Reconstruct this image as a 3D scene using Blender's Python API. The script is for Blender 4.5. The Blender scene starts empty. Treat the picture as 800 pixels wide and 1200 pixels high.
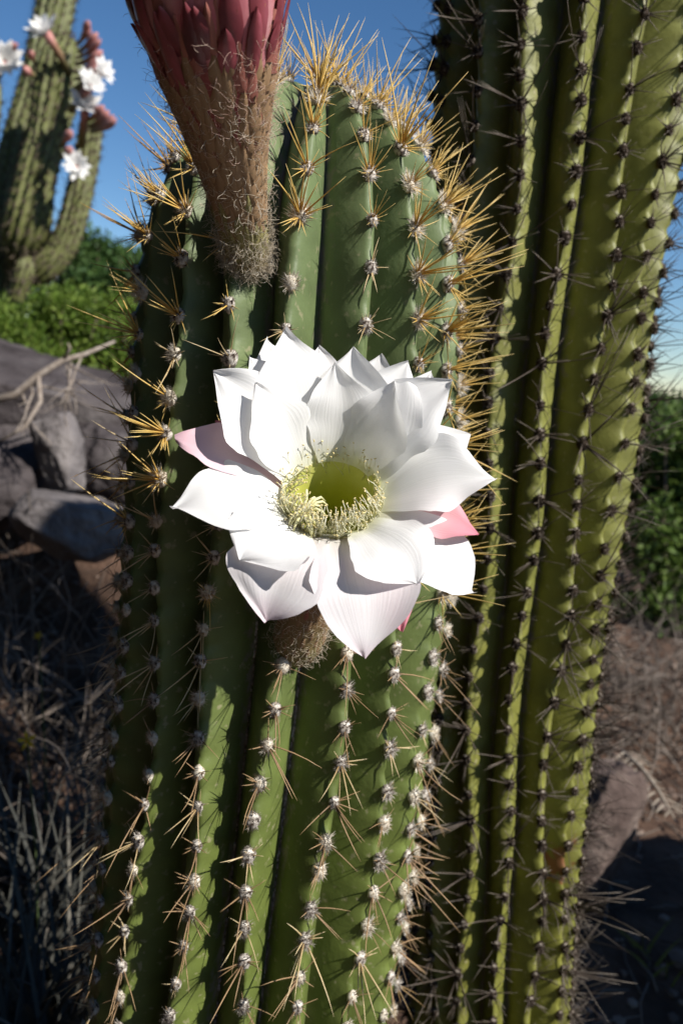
import bpy, bmesh, math, random
import numpy as np
from mathutils import Vector, Matrix, noise as mnoise

random.seed(7); rng = np.random.default_rng(7)
scene = bpy.context.scene
COL = scene.collection
R = math.radians

# ------------------------------------------------------------------ camera
PITCH, ROLL, FPX = 10.3, 5.0, 933.33
cd = bpy.data.cameras.new('camera'); cam = bpy.data.objects.new('camera', cd); COL.objects.link(cam)
cd.sensor_fit = 'VERTICAL'; cd.sensor_height = 36.0; cd.sensor_width = 24.0; cd.lens = 28.0
cd.clip_start = 0.01; cd.clip_end = 3000
CM = Matrix.Translation((0, 0, 1.15)) @ Matrix.Rotation(R(90 - PITCH), 4, 'X') @ Matrix.Rotation(R(ROLL), 4, 'Z')
cam.matrix_world = CM
cd.dof.use_dof = True; cd.dof.focus_distance = 0.52; cd.dof.aperture_fstop = 7.0
scene.camera = cam

def P(px, py, d):
    """pixel of the 800x1200 photograph + depth along the view axis -> world point"""
    return CM @ Vector(((px - 400) * d / FPX, (600 - py) * d / FPX, -d))
CROT = CM.to_3x3()

# ------------------------------------------------------------------ light
SUN_AZ, SUN_EL = 57.0, 40.0          # azimuth: 0 = behind the camera, 90 = from the right
sdir = Vector((math.sin(R(SUN_AZ)) * math.cos(R(SUN_EL)), -math.cos(R(SUN_AZ)) * math.cos(R(SUN_EL)), math.sin(R(SUN_EL))))
sl = bpy.data.lights.new('sun', 'SUN'); sun = bpy.data.objects.new('sun', sl); COL.objects.link(sun)
sl.energy = 5.0; sl.angle = R(0.53); sl.color = (1.0, 0.95, 0.87)
sun.rotation_euler = sdir.to_track_quat('Z', 'Y').to_euler(); sun.location = (3, -3, 5)
world = bpy.data.worlds.new('World'); scene.world = world; world.use_nodes = True
wn = world.node_tree.nodes; wl = world.node_tree.links
bg = wn['Background']; bg.inputs[1].default_value = 0.078
sky = wn.new('ShaderNodeTexSky'); sky.sky_type = 'NISHITA'; sky.sun_disc = False
sky.sun_elevation = R(SUN_EL); sky.sun_rotation = math.atan2(sdir.x, sdir.y)
sky.air_density = 1.0; sky.dust_density = 0.0; sky.ozone_density = 3.0; sky.altitude = 1500
hsv = wn.new('ShaderNodeHueSaturation'); hsv.inputs['Saturation'].default_value = 1.18      # the camera's rendering of blue
wl.new(sky.outputs[0], hsv.inputs['Color']); wl.new(hsv.outputs[0], bg.inputs[0])
scene.view_settings.view_transform = 'Standard'; scene.view_settings.look = 'None'
scene.view_settings.exposure = 0.5; scene.view_settings.gamma = 1.0
scene.render.engine = 'CYCLES'

# ------------------------------------------------------------------ materials
MATS = {}
def mat(name, cols, scale=20.0, rough=0.7, bump=0.0, bscale=None, spec=0.3, detail=4.0, transl=0.0, tcol=None,
        island=False, attr=None, stops=None, stretch=None, bdist=0.002):
    """noise-driven colour ramp over cols; island: colour by mesh island; attr: colour by a float attribute"""
    if name in MATS: return MATS[name]
    m = bpy.data.materials.new(name); m.use_nodes = True
    N, L = m.node_tree.nodes, m.node_tree.links
    b = N['Principled BSDF']; b.inputs['Roughness'].default_value = rough
    b.inputs['Specular IOR Level'].default_value = spec
    tc = N.new('ShaderNodeTexCoord'); src = tc.outputs['Object']
    if stretch:
        mp = N.new('ShaderNodeMapping'); mp.inputs['Scale'].default_value = stretch
        L.new(src, mp.inputs[0]); src = mp.outputs[0]
    nz = N.new('ShaderNodeTexNoise'); nz.inputs['Scale'].default_value = scale; nz.inputs['Detail'].default_value = detail
    L.new(src, nz.inputs['Vector']); fac = nz.outputs[0]
    cr = N.new('ShaderNodeValToRGB')
    n = len(cols)
    st = stops or [0.3 + 0.4 * i / max(1, n - 1) for i in range(n)]
    if attr or island:
        st = stops or [i / max(1, n - 1) for i in range(n)]
        if attr: a = N.new('ShaderNodeAttribute'); a.attribute_name = attr; f0 = a.outputs['Fac']
        else: a = N.new('ShaderNodeNewGeometry'); f0 = a.outputs['Random Per Island']
        ma = N.new('ShaderNodeMath'); ma.operation = 'MULTIPLY_ADD'; ma.inputs[1].default_value = 0.35
        ms = N.new('ShaderNodeMath'); ms.operation = 'SUBTRACT'; ms.inputs[1].default_value = 0.5
        L.new(nz.outputs[0], ms.inputs[0]); L.new(ms.outputs[0], ma.inputs[0]); L.new(f0, ma.inputs[2]); fac = ma.outputs[0]
    while len(cr.color_ramp.elements) < n: cr.color_ramp.elements.new(0.5)
    for e, p, c in zip(cr.color_ramp.elements, st, cols): e.position = p; e.color = (*c, 1)
    L.new(fac, cr.inputs[0]); L.new(cr.outputs[0], b.inputs['Base Color'])
    if bump:
        nb = N.new('ShaderNodeTexNoise'); nb.inputs['Scale'].default_value = bscale or scale * 4; nb.inputs['Detail'].default_value = 6
        L.new(src, nb.inputs['Vector'])
        bp = N.new('ShaderNodeBump'); bp.inputs['Strength'].default_value = bump; bp.inputs['Distance'].default_value = bdist
        L.new(nb.outputs[0], bp.inputs['Height']); L.new(bp.outputs[0], b.inputs['Normal'])
    if transl:
        t = N.new('ShaderNodeBsdfTranslucent'); mx = N.new('ShaderNodeMixShader'); mx.inputs[0].default_value = transl
        if tcol: t.inputs[0].default_value = (*tcol, 1)
        else: L.new(cr.outputs[0], t.inputs[0])
        out = N['Material Output']
        L.new(b.outputs[0], mx.inputs[1]); L.new(t.outputs[0], mx.inputs[2]); L.new(mx.outputs[0], out.inputs[0])
    MATS[name] = m
    return m

def skin_mat(name, top, low, zlo, zhi, wound=None):
    """waxy cactus skin: older tissue lower down is yellower, faint mottling, corky scars; 'valley' attribute: grey corky furrow"""
    m = bpy.data.materials.new(name); m.use_nodes = True
    N, L = m.node_tree.nodes, m.node_tree.links
    b = N['Principled BSDF']; b.inputs['Roughness'].default_value = 0.54; b.inputs['Specular IOR Level'].default_value = 0.35
    g = N.new('ShaderNodeNewGeometry')
    sx = N.new('ShaderNodeSeparateXYZ'); L.new(g.outputs['Position'], sx.inputs[0])
    mr = N.new('ShaderNodeMapRange'); mr.inputs[1].default_value = zlo; mr.inputs[2].default_value = zhi; L.new(sx.outputs[2], mr.inputs[0])
    m1 = N.new('ShaderNodeMix'); m1.data_type = 'RGBA'; m1.inputs[6].default_value = (*low, 1); m1.inputs[7].default_value = (*top, 1)
    L.new(mr.outputs[0], m1.inputs[0])
    nz = N.new('ShaderNodeTexNoise'); nz.inputs['Scale'].default_value = 28; nz.inputs['Detail'].default_value = 6; L.new(g.outputs['Position'], nz.inputs['Vector'])
    r1 = N.new('ShaderNodeMapRange'); r1.inputs[1].default_value = 0.3; r1.inputs[2].default_value = 0.7; r1.inputs[3].default_value = 0.78; r1.inputs[4].default_value = 1.2
    L.new(nz.outputs[0], r1.inputs[0])
    m2 = N.new('ShaderNodeMix'); m2.data_type = 'RGBA'; m2.blend_type = 'MULTIPLY'; m2.inputs[0].default_value = 1
    L.new(m1.outputs[2], m2.inputs[6]); L.new(r1.outputs[0], m2.inputs[7])
    # pale specks / scars
    n2 = N.new('ShaderNodeTexNoise'); n2.inputs['Scale'].default_value = 130; n2.inputs['Detail'].default_value = 3; L.new(g.outputs['Position'], n2.inputs['Vector'])
    r2 = N.new('ShaderNodeMapRange'); r2.inputs[1].default_value = 0.62; r2.inputs[2].default_value = 0.70; r2.inputs[4].default_value = 0.55; L.new(n2.outputs[0], r2.inputs[0])
    m3 = N.new('ShaderNodeMix'); m3.data_type = 'RGBA'; m3.inputs[7].default_value = (0.30, 0.27, 0.17, 1)
    L.new(r2.outputs[0], m3.inputs[0]); L.new(m2.outputs[2], m3.inputs[6])
    # corky furrow bottom, broken up by noise
    a = N.new('ShaderNodeAttribute'); a.attribute_name = 'valley'
    n3 = N.new('ShaderNodeTexNoise'); n3.inputs['Scale'].default_value = 90; n3.inputs['Detail'].default_value = 5; L.new(g.outputs['Position'], n3.inputs['Vector'])
    ad = N.new('ShaderNodeMath'); ad.operation = 'ADD'; L.new(a.outputs['Fac'], ad.inputs[0]); L.new(n3.outputs[0], ad.inputs[1])
    r3 = N.new('ShaderNodeMapRange'); r3.inputs[1].default_value = 1.38; r3.inputs[2].default_value = 1.52; r3.inputs[4].default_value = 0.8; L.new(ad.outputs[0], r3.inputs[0])
    m4 = N.new('ShaderNodeMix'); m4.data_type = 'RGBA'; m4.inputs[7].default_value = (0.17, 0.15, 0.125, 1)
    L.new(r3.outputs[0], m4.inputs[0]); L.new(m3.outputs[2], m4.inputs[6])
    last = m4.outputs[2]
    if wound:
        v = N.new('ShaderNodeVectorMath'); v.operation = 'DISTANCE'; v.inputs[1].default_value = wound; L.new(g.outputs['Position'], v.inputs[0])
        sc = N.new('ShaderNodeMath'); sc.operation = 'MULTIPLY_ADD'; sc.inputs[1].default_value = 0.10
        L.new(n3.outputs[0], sc.inputs[0]); L.new(v.outputs['Value'], sc.inputs[2])
        rw = N.new('ShaderNodeMapRange'); rw.inputs[1].default_value = 0.080; rw.inputs[2].default_value = 0.066; L.new(sc.outputs[0], rw.inputs[0])
        m5 = N.new('ShaderNodeMix'); m5.data_type = 'RGBA'; m5.inputs[7].default_value = (0.19, 0.085, 0.035, 1)
        L.new(rw.outputs[0], m5.inputs[0]); L.new(last, m5.inputs[6]); last = m5.outputs[2]
    L.new(last, b.inputs['Base Color'])
    bp = N.new('ShaderNodeBump'); bp.inputs['Strength'].default_value = 0.35; bp.inputs['Distance'].default_value = 0.0015
    n4 = N.new('ShaderNodeTexNoise'); n4.inputs['Scale'].default_value = 120; n4.inputs['Detail'].default_value = 5; L.new(g.outputs['Position'], n4.inputs['Vector'])
    L.new(n4.outputs[0], bp.inputs['Height']); L.new(bp.outputs[0], b.inputs['Normal'])
    MATS[name] = m
    return m

# ------------------------------------------------------------------ mesh helpers
def mesh(name, V, F, m, smooth=True, attrs=None):
    me = bpy.data.meshes.new(name)
    me.from_pydata([tuple(v) for v in V] if not isinstance(V, np.ndarray) else V.tolist(), [], F if not isinstance(F, np.ndarray) else F.tolist())
    if attrs:
        for k, a in attrs.items():
            at = me.attributes.new(k, 'FLOAT', 'POINT'); at.data.foreach_set('value', np.asarray(a, dtype=np.float32))
    me.polygons.foreach_set('use_smooth', [smooth] * len(me.polygons))
    if isinstance(m, (list, tuple)):
        for x in m: me.materials.append(x)
    else: me.materials.append(m)
    me.update()
    return me
def obj(name, me, parent=None, mw=None):
    o = bpy.data.objects.new(name, me); COL.objects.link(o)
    if parent is not None: o.parent = parent
    if mw is not None: o.matrix_basis = mw          # parents stay at identity unless stated
    return o
def thing(name, label, cat, group=None, loc=None):
    o = bpy.data.objects.new(name, None); COL.objects.link(o); o.empty_display_size = 0.05
    tag(o, label, cat, group); return o
def tag(o, label, cat, group=None, kind=None):
    o['label'] = label; o['category'] = cat
    if group: o['group'] = group
    if kind: o['kind'] = kind
    return o

class MB:
    """collects geometry for one mesh"""
    def __init__(s): s.V = []; s.F = []; s.A = []
    def add(s, V, F, a=None):
        o = len(s.V); s.V.extend([tuple(v) for v in V]); s.F.extend([tuple(i + o for i in f) for f in F])
        s.A.extend(a if a is not None else [0.0] * len(V))
    def tube(s, pts, rads, n=5, cap=True, a0=0.0, a1=1.0):
        pts = [Vector(p) for p in pts]; V = []; F = []; A = []
        t0 = (pts[1] - pts[0]).normalized()
        u = t0.orthogonal().normalized()
        m = len(pts)
        for i, p in enumerate(pts):
            t = (pts[min(i + 1, m - 1)] - pts[max(i - 1, 0)])
            t = t.normalized() if t.length > 1e-9 else t0
            u = (u - t * u.dot(t)); u = u.normalized() if u.length > 1e-6 else t.orthogonal().normalized()
            w = t.cross(u)
            for j in range(n):
                an = 2 * math.pi * j / n
                V.append(p + (u * math.cos(an) + w * math.sin(an)) * rads[i]); A.append(a0 + (a1 - a0) * i / (m - 1))
        for i in range(m - 1):
            for j in range(n):
                F.append((i * n + j, i * n + (j + 1) % n, (i + 1) * n + (j + 1) % n, (i + 1) * n + j))
        if cap: F.append(tuple(range(n))[::-1]); F.append(tuple((m - 1) * n + j for j in range(n)))
        s.add(V, F, A)
    def mesh(s, name, m, smooth=True, attr=None):
        return mesh(name, s.V, s.F, m, smooth, {attr: s.A} if attr else None)

def ico(sub):
    bm = bmesh.new(); bmesh.ops.create_icosphere(bm, subdivisions=sub, radius=1)
    V = [v.co.copy() for v in bm.verts]; F = [tuple(v.index for v in f.verts) for f in bm.faces]; bm.free()
    return V, F
ICO1, ICO2, ICO3, ICO4, ICO5 = ico(1), ico(2), ico(3), ico(4), ico(5)

def smooth(a, b, x):
    t = min(1, max(0, (x - a) / (b - a))); return t * t * (3 - 2 * t)
def bez(p0, p1, p2, p3, t):
    k = 1 - t; return p0 * k ** 3 + p1 * 3 * k * k * t + p2 * 3 * k * t * t + p3 * t ** 3

# ------------------------------------------------------------------ terrain
def ground_h(x, y):
    h = 0.72 * smooth(1.45, 2.7, y) * smooth(0.35, -0.55, x)
    h += 0.26 * smooth(1.7, 3.3, y) * smooth(0.2, 0.9, x)
    h += 0.10 * smooth(3, 12, y) + 0.5 * smooth(20, 120, y)
    nn = mnoise.noise(Vector((x * 1.7, y * 1.7, 3.1))) * 0.05 + mnoise.noise(Vector((x * 6, y * 6, 1.7))) * 0.018
    return h + nn * (1 if y < 30 else 0.3)
def axis_vals(lo, hi, core_lo, core_hi, step):
    a = list(np.arange(core_lo, core_hi, step)); d = step
    x = core_hi; up = []
    while x < hi: up.append(x); d *= 1.18; x += d
    up.append(hi); dn = []; d = step; x = core_lo - step
    while x > lo: dn.append(x); d *= 1.18; x -= d
    dn.append(lo)
    return dn[::-1] + a + up
gx = axis_vals(-900, 900, -2.2, 2.4, 0.045); gy = axis_vals(-60, 1800, 0.2, 4.2, 0.045)
GV = [(x, y, ground_h(x, y)) for y in gy for x in gx]
nx = len(gx)
GF = [(j * nx + i, j * nx + i + 1, (j + 1) * nx + i + 1, (j + 1) * nx + i) for j in range(len(gy) - 1) for i in range(nx - 1)]
soil = mat('soil', [(0.035, 0.022, 0.016), (0.085, 0.05, 0.034), (0.15, 0.09, 0.06)], scale=7, rough=0.95, bump=0.9, bscale=60, bdist=0.01, detail=8)
g = obj('ground', mesh('ground', GV, GF, soil)); g['kind'] = 'structure'

# ------------------------------------------------------------------ cactus column
class Column:
    def __init__(s, pts, nrib, phase, valley, q, dome, spacing, bump, twist=0.0, seed=1, wob=0.006):
        """pts: (centre, radius) from the foot to the tip"""
        s.n = nrib; s.ph = R(phase); s.val = valley; s.q = q; s.H = dome; s.bump = bump; s.tw = R(twist); s.seed = seed; s.wob = wob
        C = [p[0] for p in pts]; Q = [p[1] for p in pts]
        D = []; RR = []
        for i in range(len(C) - 1):
            p0 = C[i - 1] if i else C[0] * 2 - C[1]; p1, p2 = C[i], C[i + 1]
            p3 = C[i + 2] if i + 2 < len(C) else C[-1] * 2 - C[-2]
            for k in range(40):
                t = k / 40
                D.append(0.5 * ((2 * p1) + (p2 - p0) * t + (2 * p0 - 5 * p1 + 4 * p2 - p3) * t * t + (3 * p1 - p0 - 3 * p2 + p3) * t ** 3))
                w = t * t * (3 - 2 * t); RR.append(Q[i] * (1 - w) + Q[i + 1] * w)
        D.append(C[-1]); RR.append(Q[-1])
        s.D = np.array([list(d) for d in D]); s.R = np.array(RR)
        s.S = np.concatenate([[0], np.cumsum(np.linalg.norm(np.diff(s.D, axis=0), axis=1))]); s.L = s.S[-1]
        s.th = [s.ph + 2 * math.pi * k / nrib for k in range(nrib)]
        # areole stations: down the flank from the shoulder, and over the dome
        r = random.Random(seed); s.st = []
        for k in range(nrib):
            off = r.random() * spacing; l = []
            x = s.L - s.H - off
            while x > 0.02: l.append(x + r.uniform(-.003, .003)); x -= spacing * r.uniform(.86, 1.14)
            if s.H > 0:
                a = max(0.04, (spacing - off) / (s.R[-1] * 0.95))
                while a < R(70):
                    l.append(s.L - s.H + s.H * math.sin(a)); a += spacing * 0.68 / (s.R[-1] * 0.95)
            s.st.append(sorted(l))
    def frame(s, x):
        x = min(max(x, 0), s.L)
        C = Vector([np.interp(x, s.S, s.D[:, i]) for i in range(3)])
        C2 = Vector([np.interp(min(x + .01, s.L), s.S, s.D[:, i]) for i in range(3)]); C1 = Vector([np.interp(max(x - .01, 0), s.S, s.D[:, i]) for i in range(3)])
        T = (C2 - C1).normalized(); A = Vector((0, -1, 0)); A = (A - T * A.dot(T)).normalized(); B = T.cross(A)
        return C, T, A, B, float(np.interp(x, s.S, s.R))
    def dome_f(s, x):
        if s.H <= 0 or x < s.L - s.H: return 1.0
        u = (x - (s.L - s.H)) / s.H
        return max(0.0, 1 - u ** 1.95) ** 0.5
    def radius(s, th, x, Rr):
        """th: array of angles"""
        th0 = th - s.tw * (x / s.L)
        k = np.round((th0 - s.ph) / (2 * math.pi / s.n)).astype(int) % s.n
        d = (th0 - s.ph) / (2 * math.pi / s.n); t = np.abs(d - np.round(d)) * 2
        h = 1 - t ** s.q
        dep = (1 - s.val) * (0.9 + 0.2 * np.sin(k * 2.3 + s.seed))
        r = Rr * (1 - dep + dep * h)
        if s.bump:
            bb = np.zeros(s.n)
            for i in range(s.n):
                a = np.asarray(s.st[i]); dd = (x - a); j = np.argmin(np.abs(dd)); e = dd[j]
                bb[i] = math.exp(-(e / 0.0085) ** 2) - 0.55 * math.exp(-((e - 0.015) / 0.006) ** 2)
            r = r + Rr * s.bump * bb[k] * np.clip(1 - t * 2.0, 0, 1) ** 0.8
        return r * s.dome_f(x), t
    def point(s, k, x, lift=0.0):
        C, T, A, B, Rr = s.frame(x); th = s.th[k] + s.tw * (x / s.L)
        r, _ = s.radius(np.array([th]), x, Rr)
        w = s.wob * math.sin(x * 17 + k * 1.7 + s.seed) * s.dome_f(x)
        return C + (A * math.cos(th) + B * math.sin(th)) * (float(r[0]) + lift) + (B * math.cos(th) - A * math.sin(th)) * w
    def areole_m(s, k, x, sc=1.0, lift=-0.001):
        p = s.point(k, x, lift); e = 0.004
        up = (s.point(k, min(x + e, s.L - 1e-4)) - s.point(k, max(x - e, 0)))
        C, T, A, B, Rr = s.frame(x); th = s.th[k] + s.tw * (x / s.L)
        side = (B * math.cos(th) - A * math.sin(th))
        # smooth slope: ignore the tubercle bump
        df = (s.dome_f(min(x + e, s.L)) - s.dome_f(max(x - e, 0))) * Rr
        rad = A * math.cos(th) + B * math.sin(th)
        upv = (T * 2 * e + rad * df).normalized(); nrm = side.cross(upv).normalized()
        if nrm.dot(rad) < 0 and nrm.dot(T) < 0: nrm = -nrm
        m = Matrix((side, upv, nrm)).transposed().to_4x4() @ Matrix.Scale(sc, 4); m.translation = p
        return m
    def stem(s, name, m, nper=14, step=0.0042, lo=0.0, coarse_below=None):
        xs = []; x = lo; top = s.L - s.H
        while x < top:
            xs.append(x); x += step * (3 if coarse_below is not None and x < coarse_below else 1)
        if s.H > 0:
            na = max(12, int(s.H * 1.6 / step))
            xs += [top + s.H * math.sin(a) for a in np.linspace(0, math.pi / 2, na)][:-1]
        xs.append(s.L - 1e-5)
        nt = s.n * nper
        # columns denser near furrow: uniform is enough
        th0 = s.ph + (np.arange(nt) + 0.0) * 2 * math.pi / nt
        V = np.zeros((len(xs), nt, 3)); A_ = np.zeros((len(xs), nt))
        for i, x in enumerate(xs):
            C, T, A, B, Rr = s.frame(x); th = th0 + s.tw * (x / s.L)
            r, t = s.radius(th, x, Rr)
            kk = np.round((th0 - s.ph) / (2 * math.pi / s.n))
            w = s.wob * np.sin(x * 17 + kk * 1.7 + s.seed) * np.clip(1 - t, 0, 1) * s.dome_f(x)
            ct, sn = np.cos(th), np.sin(th)
            V[i] = np.array(C) + np.outer(r * ct - w * sn, np.array(A)) + np.outer(r * sn + w * ct, np.array(B))
            A_[i] = t
        F = []
        for i in range(len(xs) - 1):
            a = i * nt; b = a + nt
            F += [(a + j, a + (j + 1) % nt, b + (j + 1) % nt, b + j) for j in range(nt)]
        F.append(tuple((len(xs) - 1) * nt + j for j in range(nt)))
        return mesh(name, V.reshape(-1, 3), F, m, True, {'valley': A_.reshape(-1)})

# ------------------------------------------------------------------ areoles and spines
def wool_mesh(name, m, tuft=0.0, r=0.0062, seed=0):
    rr = random.Random(seed); b = MB(); V, F = ICO2
    o = Vector((seed * 3.1, seed * 1.7, 0))
    vv = []
    for v in V:
        n = 1 + 0.30 * mnoise.noise(v * 2.2 + o) + 0.18 * mnoise.noise(v * 6 + o)
        vv.append(Vector((v.x * r * 0.85 * n, v.y * r * 1.05 * n, v.z * r * 0.72 * n)))
    b.add(vv, F)
    for i in range(110 + int(tuft * 130)):
        d = Vector((rr.gauss(0, 1), rr.gauss(0, 1), abs(rr.gauss(0, 1)) * 0.9 + .1)).normalized()
        p = Vector((d.x * r * .8, d.y * r, d.z * r * .7))
        l = r * rr.uniform(.25, .6) * (1 + tuft * 1.4)
        q = p + (d + Vector((rr.gauss(0, .4), rr.gauss(0, .4) + tuft * .5, rr.gauss(0, .3)))).normalized() * l
        sd = d.orthogonal().normalized() * r * 0.055
        b.add([p - sd, p + sd, q], [(0, 1, 2)])
    return b.mesh(name, m)

def spine_pts(d, L, bend, npt=4):
    return [d * (L * i / npt) + bend * (i / npt) ** 2 * L for i in range(npt + 1)]
def spines_mesh(name, m, zone, seed, thick=0.00054):
    rr = random.Random(seed); b = MB()
    def spine(tilt, az, L, bend=0.08, th=thick):
        d = Vector((math.sin(tilt) * math.sin(az), math.sin(tilt) * math.cos(az), math.cos(tilt)))
        bv = Vector((rr.gauss(0, bend), rr.gauss(0, bend), rr.gauss(0, bend) * .5))
        pts = spine_pts(d, L, bv); a = rr.uniform(-.12, .12)
        b.tube(pts, [th * 1.25, th, th * .8, th * .55, th * .12], 5, True, a, 1 + a)
    if zone == 'top':       # long golden, standing up towards the apex
        for i in range(rr.randint(12, 17)): spine(R(rr.uniform(35, 82)), rr.uniform(0, 6.28), rr.uniform(.010, .028), .08, thick * .85)
        for i in range(rr.randint(5, 8)): spine(R(rr.uniform(10, 60)), rr.gauss(0, .8), rr.uniform(.026, .058), .07, thick * 1.15)
    elif zone == 'mid':
        for i in range(rr.randint(5, 9)): spine(R(rr.uniform(45, 84)), rr.uniform(0, 6.28), rr.uniform(.010, .026))
        for i in range(rr.randint(0, 3)): spine(R(rr.uniform(15, 65)), rr.uniform(0, 6.28), rr.uniform(.028, .058), .09, thick * 1.15)
    elif zone == 'low':     # brown, hanging
        for i in range(rr.randint(5, 10)): spine(R(rr.uniform(45, 86)), rr.uniform(0, 6.28), rr.uniform(.008, .024))
        for i in range(rr.randint(0, 4)): spine(R(rr.uniform(30, 75)), math.pi + rr.gauss(0, .75), rr.uniform(.024, .060), .09, thick * 1.1)
    elif zone == 'dark':    # old cactus: stiff dark stars with a few long grey ones
        for i in range(rr.randint(5, 13)): spine(R(rr.uniform(35, 84)), rr.uniform(0, 6.28), rr.uniform(.008, .030), .06, thick * .95)
        for i in range(rr.randint(0, 4)): spine(R(rr.uniform(10, 60)), rr.uniform(0, 6.28), rr.uniform(.030, .078), .09, thick * 1.0)
    return b.mesh(name, m, True, 'along')

gold = mat('spine_golden', [(0.50, 0.27, 0.05), (0.62, 0.42, 0.12), (0.70, 0.53, 0.22)], attr='along', scale=300, rough=0.42, spec=0.4)
straw = mat('spine_straw', [(0.30, 0.19, 0.08), (0.50, 0.38, 0.20), (0.62, 0.50, 0.30)], attr='along', scale=300, rough=0.45, spec=0.4)
brown = mat('spine_brown', [(0.12, 0.075, 0.045), (0.30, 0.19, 0.10), (0.42, 0.28, 0.15)], attr='along', scale=300, rough=0.5, spec=0.35)
dark = mat('spine_dark', [(0.035, 0.025, 0.02), (0.09, 0.07, 0.055), (0.26, 0.22, 0.18)], attr='along', scale=400, rough=0.55, spec=0.3)
wool_grey = mat('areole_wool_grey', [(0.07, 0.05, 0.04), (0.36, 0.32, 0.28), (0.62, 0.58, 0.53)], scale=300, rough=1, spec=0.05, stops=[.36, .47, .62])
wool_white = mat('areole_wool_white', [(0.22, 0.16, 0.11), (0.52, 0.46, 0.37), (0.68, 0.63, 0.55)], scale=260, rough=1, spec=0.05, stops=[.3, .42, .6])
wool_dark = mat('areole_wool_dark', [(0.02, 0.014, 0.01), (0.06, 0.045, 0.035), (0.32, 0.28, 0.24)], scale=320, rough=1, spec=0.05, stops=[.35, .52, .70])

VAR = {
 'top': ([wool_mesh('areole', [wool_grey, wool_white][i % 3 == 2], [0, .25, 1][i % 3], seed=i) for i in range(6)], [spines_mesh('spines', gold, 'top', 10 + i) for i in range(8)]),
 'mid': ([wool_mesh('areole', [wool_grey, wool_grey, wool_white][i % 3], [0, .15, .7][i % 3], seed=20 + i) for i in range(6)], [spines_mesh('spines', [gold, straw][i % 2], 'mid', 30 + i) for i in range(10)]),
 'low': ([wool_mesh('areole', [wool_grey, wool_white][i % 2], .3 * (i % 3), seed=40 + i) for i in range(6)], [spines_mesh('spines', [brown, brown, straw][i % 3], 'low', 50 + i) for i in range(10)]),
 'dark': ([wool_mesh('areole', wool_dark, 0, r=.0058, seed=60 + i) for i in range(5)], [spines_mesh('spines', dark, 'dark', 70 + i) for i in range(12)]),
}
def plant_areoles(c, root, zone_of, az_lo, az_hi, s_lo, cap=298, sc=1.0):
    """single areoles (with their spines as sub-parts) where they can be seen; the far side joined"""
    items = []; rest = []
    for k in range(c.n):
        az = (math.degrees(c.th[k]) + 180) % 360 - 180
        for x in c.st[k]:
            (items if az_lo <= az <= az_hi and x >= s_lo else rest).append((k, x, az))
    items.sort(key=lambda i: (abs(i[2]) > 62) * 1 + (i[1] < s_lo + .08) * .5); rest += items[cap:]; items = items[:cap]
    r = random.Random(c.seed + 100)
    for k, x, az in items:
        z = zone_of(x, az, r); W, S = VAR[z]
        m = c.areole_m(k, x, sc * r.uniform(.85, 1.2))
        a = obj('areole', r.choice(W), root, m)
        obj('spines', r.choice(S), a, Matrix.Rotation(r.uniform(-.35, .35), 4, 'Z') @ Matrix.Scale(r.choice((-1, 1)), 4, (1, 0, 0)) @ Matrix.Scale(r.uniform(.6, 1.25), 4))
    V = []; F = []; MI = []; mats = []; off = 0
    for k, x, az in rest:
        if x < s_lo - .25: continue
        z = zone_of(x, az, r); W, S = VAR[z]; m = c.areole_m(k, x, sc * r.uniform(.85, 1.15))
        for me in (r.choice(W), r.choice(S)):
            if me.materials[0] not in mats: mats.append(me.materials[0])
            mi = mats.index(me.materials[0])
            co = np.empty(len(me.vertices) * 3); me.vertices.foreach_get('co', co); co = co.reshape(-1, 3)
            M = np.array(m); V.append(co @ M[:3, :3].T + M[:3, 3])
            F += [tuple(i + off for i in p.vertices) for p in me.polygons]; MI += [mi] * len(me.polygons); off += len(co)
    if V:
        me = mesh('rear_areoles', np.concatenate(V), F, mats); me.polygons.foreach_set('material_index', MI)
        o = obj('rear_areoles', me, root); o['kind'] = 'stuff'

def foot(p, q, r):
    """continue the line q->p down into the soil"""
    d = (p - q).normalized(); out = []
    z0 = ground_h(p.x, p.y) - 0.06
    t = (p.z - z0) / max(.2, -d.z); return (p + d * t, r)

# ---- the near cactus
A1, A2, A3, A4 = P(370, 116, .69), P(353, 320, .69), P(334, 700, .745), P(290, 1100, .80)
near = Column([foot(A4, A3, .146), (A4, .150), (A3, .149), (A2, .136), (A1, .130)], 18, 2.5, 0.685, 1.32, 0.17, 0.0305, 0.020, seed=3)
root1 = thing('columnar_cactus', 'stout green ribbed cactus with golden crown spines, bearing the big white flower', 'cactus')
skin1 = skin_mat('cactus_skin_green', (0.118, 0.158, 0.068), (0.104, 0.134, 0.030), 0.75, 1.25)
obj('stem', near.stem('stem', skin1, lo=0, coarse_below=.35), root1)
def zone1(x, az, r):
    f = near.L - x
    if f < .15: return 'top'
    if f < .34: return 'top' if (az > 35 and r.random() < .8) or r.random() < .15 else 'mid'
    if f < .48: return 'low' if r.random() < (f - .34) / .14 else ('top' if az > 50 else 'mid')
    return 'low'
plant_areoles(near, root1, zone1, -100, 105, near.L - .86, sc=.9)
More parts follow.
